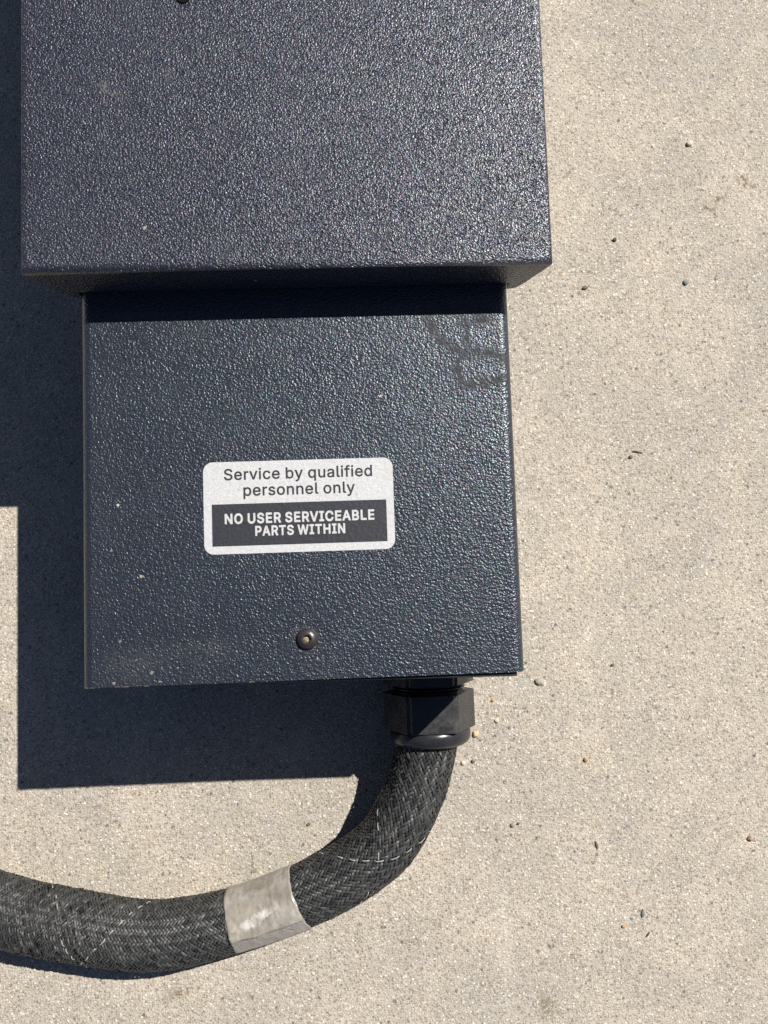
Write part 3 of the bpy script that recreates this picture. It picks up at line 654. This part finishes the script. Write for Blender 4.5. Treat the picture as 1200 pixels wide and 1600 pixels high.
def spline(P, per=40):
    P = np.array(P, float)
    ext = np.vstack([2 * P[0] - P[1], P, 2 * P[-1] - P[-2]])
    out = []
    for i in range(1, len(ext) - 2):
        p0, p1, p2, p3 = ext[i - 1:i + 3]
        t = np.linspace(0, 1, per, endpoint=False)[:, None]
        out.append(0.5 * (2 * p1 + (p2 - p0) * t + (2 * p0 - 5 * p1 + 4 * p2 - p3) * t ** 2 + (3 * p1 - p0 - 3 * p2 + p3) * t ** 3))
    out.append(P[-1:])
    C = np.vstack(out)
    for _ in range(12):                       # iron out the small kinks between control points
        k = np.ones(41) / 41
        pad = np.vstack([np.repeat(C[:1], 20, 0) + (C[:1] - C[1:2]) * np.arange(20, 0, -1)[:, None], C, np.repeat(C[-1:], 20, 0) + (C[-1:] - C[-2:-1]) * np.arange(1, 21)[:, None]])
        C = 0.5 * C + 0.5 * np.stack([np.convolve(pad[:, a], k, 'valid') for a in range(3)], 1)
        break
    return C
C = spline(PTS)
d = np.linalg.norm(np.diff(C, axis=0), axis=1)
sC = np.concatenate([[0], np.cumsum(d)])
LEN = sC[-1]
def at(s):
    return np.stack([np.interp(s, sC, C[:, a]) for a in range(3)], -1)
def frame(s):
    p = at(s)
    T = at(s + 0.0015) - at(s - 0.0015)
    T /= np.linalg.norm(T, axis=-1, keepdims=True)
    up = np.array([0.0, 0.0, 1.0])
    B = np.cross(T, up); B /= np.linalg.norm(B, axis=-1, keepdims=True)
    U = np.cross(B, T)
    return p, T, B, U
def s_at_x(x):                                 # arc length where the centre line passes this x
    i = np.argmin(np.abs(C[:, 0] - x) + (C[:, 1] > -0.10) * 1.0)
    return sC[i]
S_LOOSE = s_at_x(-0.148)
S_T0, S_T1 = s_at_x(-0.0300), s_at_x(-0.0632)  # the tape band
R_KEYS = [(0.0, 0.0142), (0.02, 0.0144), (s_at_x(0.012), 0.0147), (s_at_x(-0.015), 0.0147), (S_T0, 0.0143), (S_T1, 0.0142), (s_at_x(-0.09), 0.0152), (s_at_x(-0.118), 0.0153), (s_at_x(-0.15), 0.0155), (LEN, 0.0152)]
def rad(s): return np.interp(s, [k[0] for k in R_KEYS], [k[1] for k in R_KEYS])
A_KEYS = [(0.0, 44), (0.03, 38), (s_at_x(-0.01), 38), (S_T0, 42), (S_T1, 46), (s_at_x(-0.11), 50), (s_at_x(-0.13), 57), (s_at_x(-0.148), 62), (s_at_x(-0.17), 58), (LEN, 48)]
ss = np.linspace(0, LEN, 4000)
tanA = np.tan(np.radians(np.interp(ss, [k[0] for k in A_KEYS], [k[1] for k in A_KEYS])))
phi_t = np.concatenate([[0], np.cumsum(0.5 * (tanA[1:] / rad(ss[1:]) + tanA[:-1] / rad(ss[:-1])) * np.diff(ss))])
def phi(s): return np.interp(s, ss, phi_t)
N_STR = 44
DTH = 2 * math.pi / N_STR
def surf(s, th, r):
    p, T, B, U = frame(s)
    # the sleeve sags a little: flat where it rests on the slab
    return p + r[..., None] * (np.cos(th)[..., None] * B + np.sin(th)[..., None] * U)

def strand_rows(fam, k, n, s0, s1):
    s = np.linspace(s0, s1, n)
    f = phi(s)
    th = k * DTH + fam * f
    q = (2 * k * 1.0 + fam * 2 * f / DTH) if fam > 0 else (2 * k - 2 * f / DTH)
    # index of the crossing strand of the other family: i + j
    ij = (k + (k + 2 * f / DTH)) if fam > 0 else ((k - 2 * f / DTH) + k)
    hgt = np.clip(1.5 * np.sin(2 * math.pi * (ij + 0.5) / 4.0), -1, 1) * (1 if fam > 0 else -1)
    return s, th, hgt

AMP = 0.00030
def braid():
    n = 1300
    V, F, SH = [], [], []
    off = 0
    s0, s1 = 0.010, LEN
    for fam in (1, -1):
        for k in range(N_STR):
            s, th, hgt = strand_rows(fam, k, n, s0, s1)
            r0 = rad(s)
            a = np.arctan(np.interp(s, ss, tanA))
            half = 0.5 * r0 * DTH * np.cos(a) * nr.uniform(0.62, 0.82)      # half width across the strand
            loose = 1 + 1.6 * np.exp(-((s - S_LOOSE) / 0.022) ** 2)
            roll = 0.00008 * nr.normal() + 0.00011 * loose * (np.sin(s * nr.uniform(180, 420) + nr.uniform(0, 6)) + np.sin(s * nr.uniform(500, 900) + nr.uniform(0, 6)) + nr.normal(0, .5))
            wob = loose * 0.00012 * np.sin(s * 310 + nr.uniform(0, 6)) + 0.00010 * np.sin(s * 770 + nr.uniform(0, 6))
            amp = AMP * nr.uniform(0.75, 1.2)
            rows = []
            th = th + DTH * loose * (0.08 * np.sin(s * nr.uniform(100, 260) + nr.uniform(0, 6)) + 0.07 * np.sin(s * nr.uniform(300, 700) + nr.uniform(0, 6)))
            for w, dr in ((-1, -0.00010), (-0.45, 0.00006), (0.0, 0.0), (0.45, 0.00006), (1, -0.00010)):
                # across direction: perpendicular to the strand on the sleeve
                ds = -w * half * np.sin(a) * fam
                dt = (w * half * np.cos(a)) / r0
                rows.append(surf(s + ds, th + dt, r0 + amp * hgt + dr + wob * 0.6 + w * roll))
            G = np.stack(rows, 1)                                          # n x 5 x 3
            V.append(G.reshape(-1, 3))
            idx = off + np.arange(n * 5).reshape(n, 5)
            F.append(np.stack([idx[:-1, :-1], idx[1:, :-1], idx[1:, 1:], idx[:-1, 1:]], -1).reshape(-1, 4))
            # each float gets its own random tone, used for colour and roughness
            ij = ((2 * k + 2 * phi(s) / DTH) if fam > 0 else (2 * k - 2 * phi(s) / DTH))
            fl = np.floor((ij + 0.5) / 4.0).astype(int); fl -= fl.min()
            sh = nr.uniform(0.0, 1.0, fl.max() + 1) ** 1.4
            sh = np.clip(0.62 * sh[fl] + nr.uniform(0.0, 0.30), 0, 1)
            SH.append(np.repeat(sh, 5))
            off += n * 5
    V = np.concatenate(V); F = np.concatenate(F); SH = np.concatenate(SH)
    me = bpy.data.meshes.new('braided_sleeve')
    me.vertices.add(len(V)); me.vertices.foreach_set('co', V.astype(np.float32).ravel())
    me.loops.add(F.size); me.loops.foreach_set('vertex_index', F.astype(np.int32).ravel())
    me.polygons.add(len(F)); me.polygons.foreach_set('loop_start', np.arange(0, F.size, 4, dtype=np.int32))
    me.polygons.foreach_set('use_smooth', np.ones(len(F), bool))
    at_ = me.attributes.new('shade', 'FLOAT', 'POINT'); at_.data.foreach_set('value', SH.astype(np.float32))
    me.update(calc_edges=True); me.validate()
    return me

def tube_mesh(name, s0, s1, n, seg, rf, th0=0.0, th1=2 * math.pi):
    closed = abs(th1 - th0 - 2 * math.pi) < 1e-6
    s = np.linspace(s0, s1, n)
    th = np.linspace(th0, th1, seg, endpoint=not closed)
    Sg, Tg = np.meshgrid(s, th, indexing='ij')
    V = surf(Sg, Tg, rf(Sg, Tg))
    idx = np.arange(n * seg).reshape(n, seg)
    if closed: idx = np.concatenate([idx, idx[:, :1]], 1)
    F = np.stack([idx[:-1, :-1], idx[:-1, 1:], idx[1:, 1:], idx[1:, :-1]], -1).reshape(-1, 4)
    me = bpy.data.meshes.new(name)
    me.from_pydata(V.reshape(-1, 3).tolist(), [], F.tolist())
    me.polygons.foreach_set('use_smooth', [True] * len(me.polygons))
    return me

cable = empty('braided_cable', (-0.03, -0.17, 0.0), 'thick dark grey braided cable curving from the gland to the left across the concrete', 'cable')
link('cable_core', tube_mesh('cable_core', 0.004, LEN, 260, 40, lambda s, t: rad(s) - 0.00105), M_CORE, cable)
link('braided_sleeve', braid(), M_STR, cable, kind='stuff')

def tracer(fam, k, s0, s1):
    n = int((s1 - s0) / 0.00035)
    s, th, hgt = strand_rows(fam, k, n, s0, s1)
    r0 = rad(s)
    th = th + DTH * (0.30 * np.sin(s * 190 + k) + 0.16 * np.sin(s * 430 + 2 * k))
    ij = ((2 * k + 2 * phi(s) / DTH) if fam > 0 else (2 * k - 2 * phi(s) / DTH))
    fl = np.floor((ij + (0.5 if fam > 0 else 2.5)) / 4.0).astype(int); fl -= fl.min()
    gone = nr.uniform(0, 1, fl.max() + 1) < 0.22               # some floats are buried
    long = nr.uniform(-0.75, 0.25, fl.max() + 1)               # and some show longer than others
    shown = (hgt > long[fl]) & ~gone[fl]
    th = th + DTH * 0.22 * nr.normal(0, 1, fl.max() + 1)[fl]
    c = surf(s, th, r0 + AMP * hgt + np.where(shown, 0.00030, -0.00060))
    T = np.gradient(c, axis=0); T /= np.linalg.norm(T, axis=1, keepdims=True)
    p = at(s)
    O = c - p; O -= (O * T).sum(1, keepdims=True) * T; O /= np.linalg.norm(O, axis=1, keepdims=True)
    Q = np.cross(T, O)
    seg = 6
    rr = 0.00018
    V = np.stack([c + rr * 1.25 * math.cos(2 * math.pi * j / seg) * Q + rr * 0.7 * math.sin(2 * math.pi * j / seg) * O for j in range(seg)], 1)
    idx = np.arange(n * seg).reshape(n, seg)
    idx = np.concatenate([idx, idx[:, :1]], 1)
    F = np.stack([idx[:-1, :-1], idx[:-1, 1:], idx[1:, 1:], idx[1:, :-1]], -1).reshape(-1, 4)
    me = bpy.data.meshes.new('tracer_thread')
    me.from_pydata(V.reshape(-1, 3).tolist(), [], F.tolist())
    me.polygons.foreach_set('use_smooth', [True] * len(me.polygons))
    return link('tracer_thread', me, M_TRACE, cable, label='thin silvery thread woven through the dark sleeve')
TRACERS = [(1, 24, 0.034, 0.102), (-1, 42, 0.046, 0.122), (-1, 32, 0.222, 0.262), (1, 2, 0.186, 0.229)]

for fam, k, a, b in TRACERS: tracer(fam, k, a, b)

# cloudy tape wrapped round the sleeve: a single layer ends low on the near side, the second turn stops higher up
def tape(name, lift, a0, a1, slope, s0, s1, material, parent, seed, **kw):
    n, m = 46, 90
    s = np.linspace(s0, s1, n)
    u = np.linspace(0, 1, n)
    V = []
    for i in range(n):
        t1 = math.radians(a1 + slope * u[i] + 3.0 * noise.noise(Vector((u[i] * 4.0, seed, 0.0))))
        th = np.linspace(math.radians(a0), t1, m)
        base = float(rad(s[i])) + 0.00055 + lift
        w = np.array([noise.noise(Vector((u[i] * 5.0, q * 2.4, seed))) for q in th])
        w2 = np.array([noise.noise(Vector((u[i] * 16.0, q * 5.0, seed + 6.3))) for q in th])
        w3 = np.array([abs(noise.noise(Vector((u[i] * 9.0 + 2, q * 0.8, seed + 3.3)))) for q in th])      # creases running round the cable
        r = base + 0.00026 * w + 0.00010 * w2 - 0.00022 * np.clip(0.12 - w3, 0, 1) / 0.12
        free = np.clip((th - t1 + 0.35) / 0.35, 0, 1)
        r = r + free ** 2 * 0.00045                     # the free end lifts a little
        sv = np.full(m, s[i]) + 0.0010 * np.sin(th + 0.6) + 0.0004 * w + 0.00025 * w2
        V.append(surf(sv, th, r))
    bm = bmesh.new()
    g = [[bm.verts.new(tuple(q)) for q in row] for row in V]
    for i in range(n - 1):
        for j in range(m - 1):
            bm.faces.new((g[i][j], g[i][j + 1], g[i + 1][j + 1], g[i + 1][j]))
    o = link(name, mesh_of(bm, name, 180), material, parent, **kw)
    so = o.modifiers.new('thickness', 'SOLIDIFY'); so.thickness = 0.00020; so.offset = 0.0
    return o
band = tape('tape_band', 0.0, -118, 151, -13, S_T0, S_T1, M_TAPE1, cable, 3.1, label='cloudy beige tape wrapped round the sleeve')
tape('tape_overlap', 0.00036, -112, 112, -4, S_T0 + 0.0002, S_T1 - 0.0003, M_TAPE, band, 7.7)

# ------------------------------------------------------------------ loose grit on the slab
def pebble_mesh(r, stretch, seed, flat=0.62, rough=0.22):
    bm = bmesh.new()
    bmesh.ops.create_icosphere(bm, subdivisions=3, radius=1.0)
    o = Vector((seed * 3.7, seed * 1.3, seed * 2.1))
    for v in bm.verts:
        c = v.co.copy()
        k = 1 + rough * noise.noise(c * 1.3 + o) + rough * 0.45 * noise.noise(c * 3.1 + o)
        for ax in range(3):                       # a few knocked-off facets
            nrm = Vector((math.sin(seed + ax * 2.1), math.cos(seed * 1.7 + ax), 0.35 * math.sin(ax + seed))).normalized()
            dd = (c * k).dot(nrm)
            if dd > 0.74: k *= 0.74 / dd * 0.7 + 0.3
        v.co = Vector((c.x * k * r * stretch, c.y * k * r, c.z * k * r * flat))
    zmin = min(v.co.z for v in bm.verts)
    for v in bm.verts: v.co.z -= zmin * 0.55     # settled a little into the surface
    me = bpy.data.meshes.new('pebble')
    bm.to_mesh(me); bm.free()
    me.polygons.foreach_set('use_smooth', [True] * len(me.polygons))
    me.set_sharp_from_angle(angle=math.radians(38))
    return me

PM = {}
def pmat(key, col, rough=0.7):
    if key not in PM: PM[key] = plain('stone_' + key, col, rough, 0.35, 1400.0, 0.00025, 0.35)
    return PM[key]
STONE = {'grey': (0.31, 0.29, 0.26), 'slate': (0.19, 0.205, 0.205), 'dark': (0.055, 0.052, 0.05), 'tan': (0.52, 0.40, 0.24), 'cream': (0.66, 0.56, 0.41), 'brown': (0.17, 0.125, 0.085), 'rust': (0.42, 0.24, 0.11), 'green': (0.10, 0.105, 0.07), 'pale': (0.60, 0.53, 0.42), 'pink': (0.40, 0.24, 0.18)}
PEBBLES = [
    ('pebble', 0.1905, 0.2109, 0.0021, 1.15, 20, 'pale', 'pale tan pebble casting a dark shadow, nearest the top right of the slab', 'pebble'),
    ('pebble', 0.1836, 0.1332, 0.0019, 1.1, 60, 'slate', 'blue grey pebble alone to the right of the upper cover corner', 'pebble'),
    ('stone_chip', 0.1460, 0.1576, 0.0013, 1.1, 0, 'dark', 'small black chip to the right of the upper cover edge', 'stone chip'),
    ('stone_chip', 0.1285, 0.1313, 0.0014, 1.5, 10, 'brown', 'small brown chip just right of the upper cover bottom corner', 'stone chip'),
    ('stone_chip', 0.0935, -0.0772, 0.0021, 1.45, -15, 'grey', 'grey angular stone chip just off the lower right corner of the enclosure', 'stone chip'),
    ('pebble', 0.0594, -0.1023, 0.0022, 1.1, 40, 'tan', 'largest honey coloured pebble beside the gland dome', 'pebble'),
    ('pebble', 0.0706, -0.0962, 0.0014, 1.1, 0, 'cream', 'cream pebble a short way right of the gland dome', 'pebble'),
    ('pebble', 0.0690, -0.0857, 0.0011, 1.2, 30, 'rust', 'tiny orange pebble to the right of the gland nut', 'pebble'),
    ('pebble', 0.0525, -0.1168, 0.0015, 1.0, 0, 'cream', 'cream pebble beside the cable below the gland', 'pebble'),
    ('pebble', 0.0575, -0.1161, 0.0013, 1.0, 0, 'brown', 'small brown pebble next to the cream one beside the cable', 'pebble'),
    ('pebble', 0.1158, -0.1178, 0.0016, 0.9, 70, 'rust', 'ochre orange pebble alone on the slab right of the cable', 'pebble'),
    ('seed_husk', 0.1192, -0.1607, 0.0010, 2.6, 102, 'green', 'thin dark green husk lying upright on the bare slab', 'seed husk'),
    ('stone_chip', 0.1410, -0.1956, 0.0011, 2.6, 80, 'slate', 'long slate grey flake low on the right of the slab', 'stone chip'),
    ('stone_chip', 0.1430, -0.2061, 0.0006, 3.6, 50, 'dark', 'thin dark splinter just below the slate flake', 'stone chip'),
    ('pebble', 0.1308, -0.2014, 0.0012, 1.1, 10, 'rust', 'small orange pebble left of the slate flake', 'pebble'),
    ('pebble', 0.0765, -0.1490, 0.0015, 1.1, 10, 'grey', 'grey pebble to the right of the outer cable bend', 'pebble'),
    ('stone_chip', 0.0792, -0.1484, 0.0008, 1.3, 40, 'dark', 'black crumb touching the grey pebble outside the cable bend', 'stone chip'),
    ('pebble', 0.1481, 0.0388, 0.0013, 1.1, 70, 'brown', 'brown pebble alone to the right of the lower cover', 'pebble'),
    ('pebble', 0.1991, -0.1609, 0.0018, 1.1, 20, 'pink', 'reddish pebble near the right edge of the slab', 'pebble'),
    ('stone_chip', -0.0276, -0.1442, 0.0011, 1.4, 20, 'brown', 'small brown chip on the bright slab inside the cable curve', 'stone chip'),
    ('stone_chip', 0.1324, -0.0700, 0.0011, 1.2, 20, 'brown', 'little brown chip right of the grey chip near the enclosure corner', 'stone chip'),
]
def thin_thing(name, pts, r, material, label, cat, group, taper=0.5):
    """a small twig or fibre lying on the slab: a tapering bent rod"""
    bm = bmesh.new()
    o3 = Vector(pts[0])
    P = [Vector(q) - o3 for q in pts]
    R = []
    for i, c in enumerate(P):
        t = (P[min(i + 1, len(P) - 1)] - P[max(i - 1, 0)]).normalized()
        b = t.cross(Vector((0, 0, 1))).normalized()
        u = b.cross(t)
        rr = r * (1 - (1 - taper) * i / (len(P) - 1))
        R.append([bm.verts.new(c + b * rr * math.cos(k * math.pi / 3) + u * rr * math.sin(k * math.pi / 3)) for k in range(6)])
    for q, w in zip(R, R[1:]):
        for k in range(6):
            bm.faces.new((q[k], q[(k + 1) % 6], w[(k + 1) % 6], w[k]))
    bm.faces.new(R[0]); bm.faces.new(R[-1])
    me = mesh_of(bm, name, 60)
    me.materials.append(material)
    o = bpy.data.objects.new(name, me)
    COL.objects.link(o)
    o.location = o3
    o['label'] = label; o['category'] = cat; o['group'] = group
thin_thing('twig', [(0.1497, 0.0419, 0.0006), (0.1512, 0.0417, 0.0008), (0.1530, 0.0412, 0.0007), (0.1547, 0.0408, 0.0004)], 0.00042, pmat('twig', (0.20, 0.11, 0.07)), 'tiny reddish brown twig beside the brown pebble right of the lower cover', 'twig', 'plant litter on the concrete')
thin_thing('loose_fibre', [(-0.0555, -0.1660, 0.0021), (-0.0556, -0.1625, 0.0012), (-0.0560, -0.1590, 0.0008), (-0.0569, -0.1565, 0.0005)], 0.00012, pmat('fibre', (0.05, 0.045, 0.04)), 'single dark hair sticking out above the cloudy tape band', 'fibre', 'plant litter on the concrete', 0.7)
for i, (nm, x, yv, r, st, rz, mk, lab, cat) in enumerate(PEBBLES):
    me = pebble_mesh(r * 0.80, st, i + 1.37)
    o = link(nm, me, pmat(mk, STONE[mk]))
    o.location = (x, yv, 0.0)
    o.rotation_euler = (0, 0, math.radians(rz))
    o['label'] = lab
    o['category'] = cat
    o['group'] = {'pebble': 'loose pebbles on the concrete', 'stone chip': 'loose stone chips on the concrete', 'seed husk': 'plant litter on the concrete'}[cat]
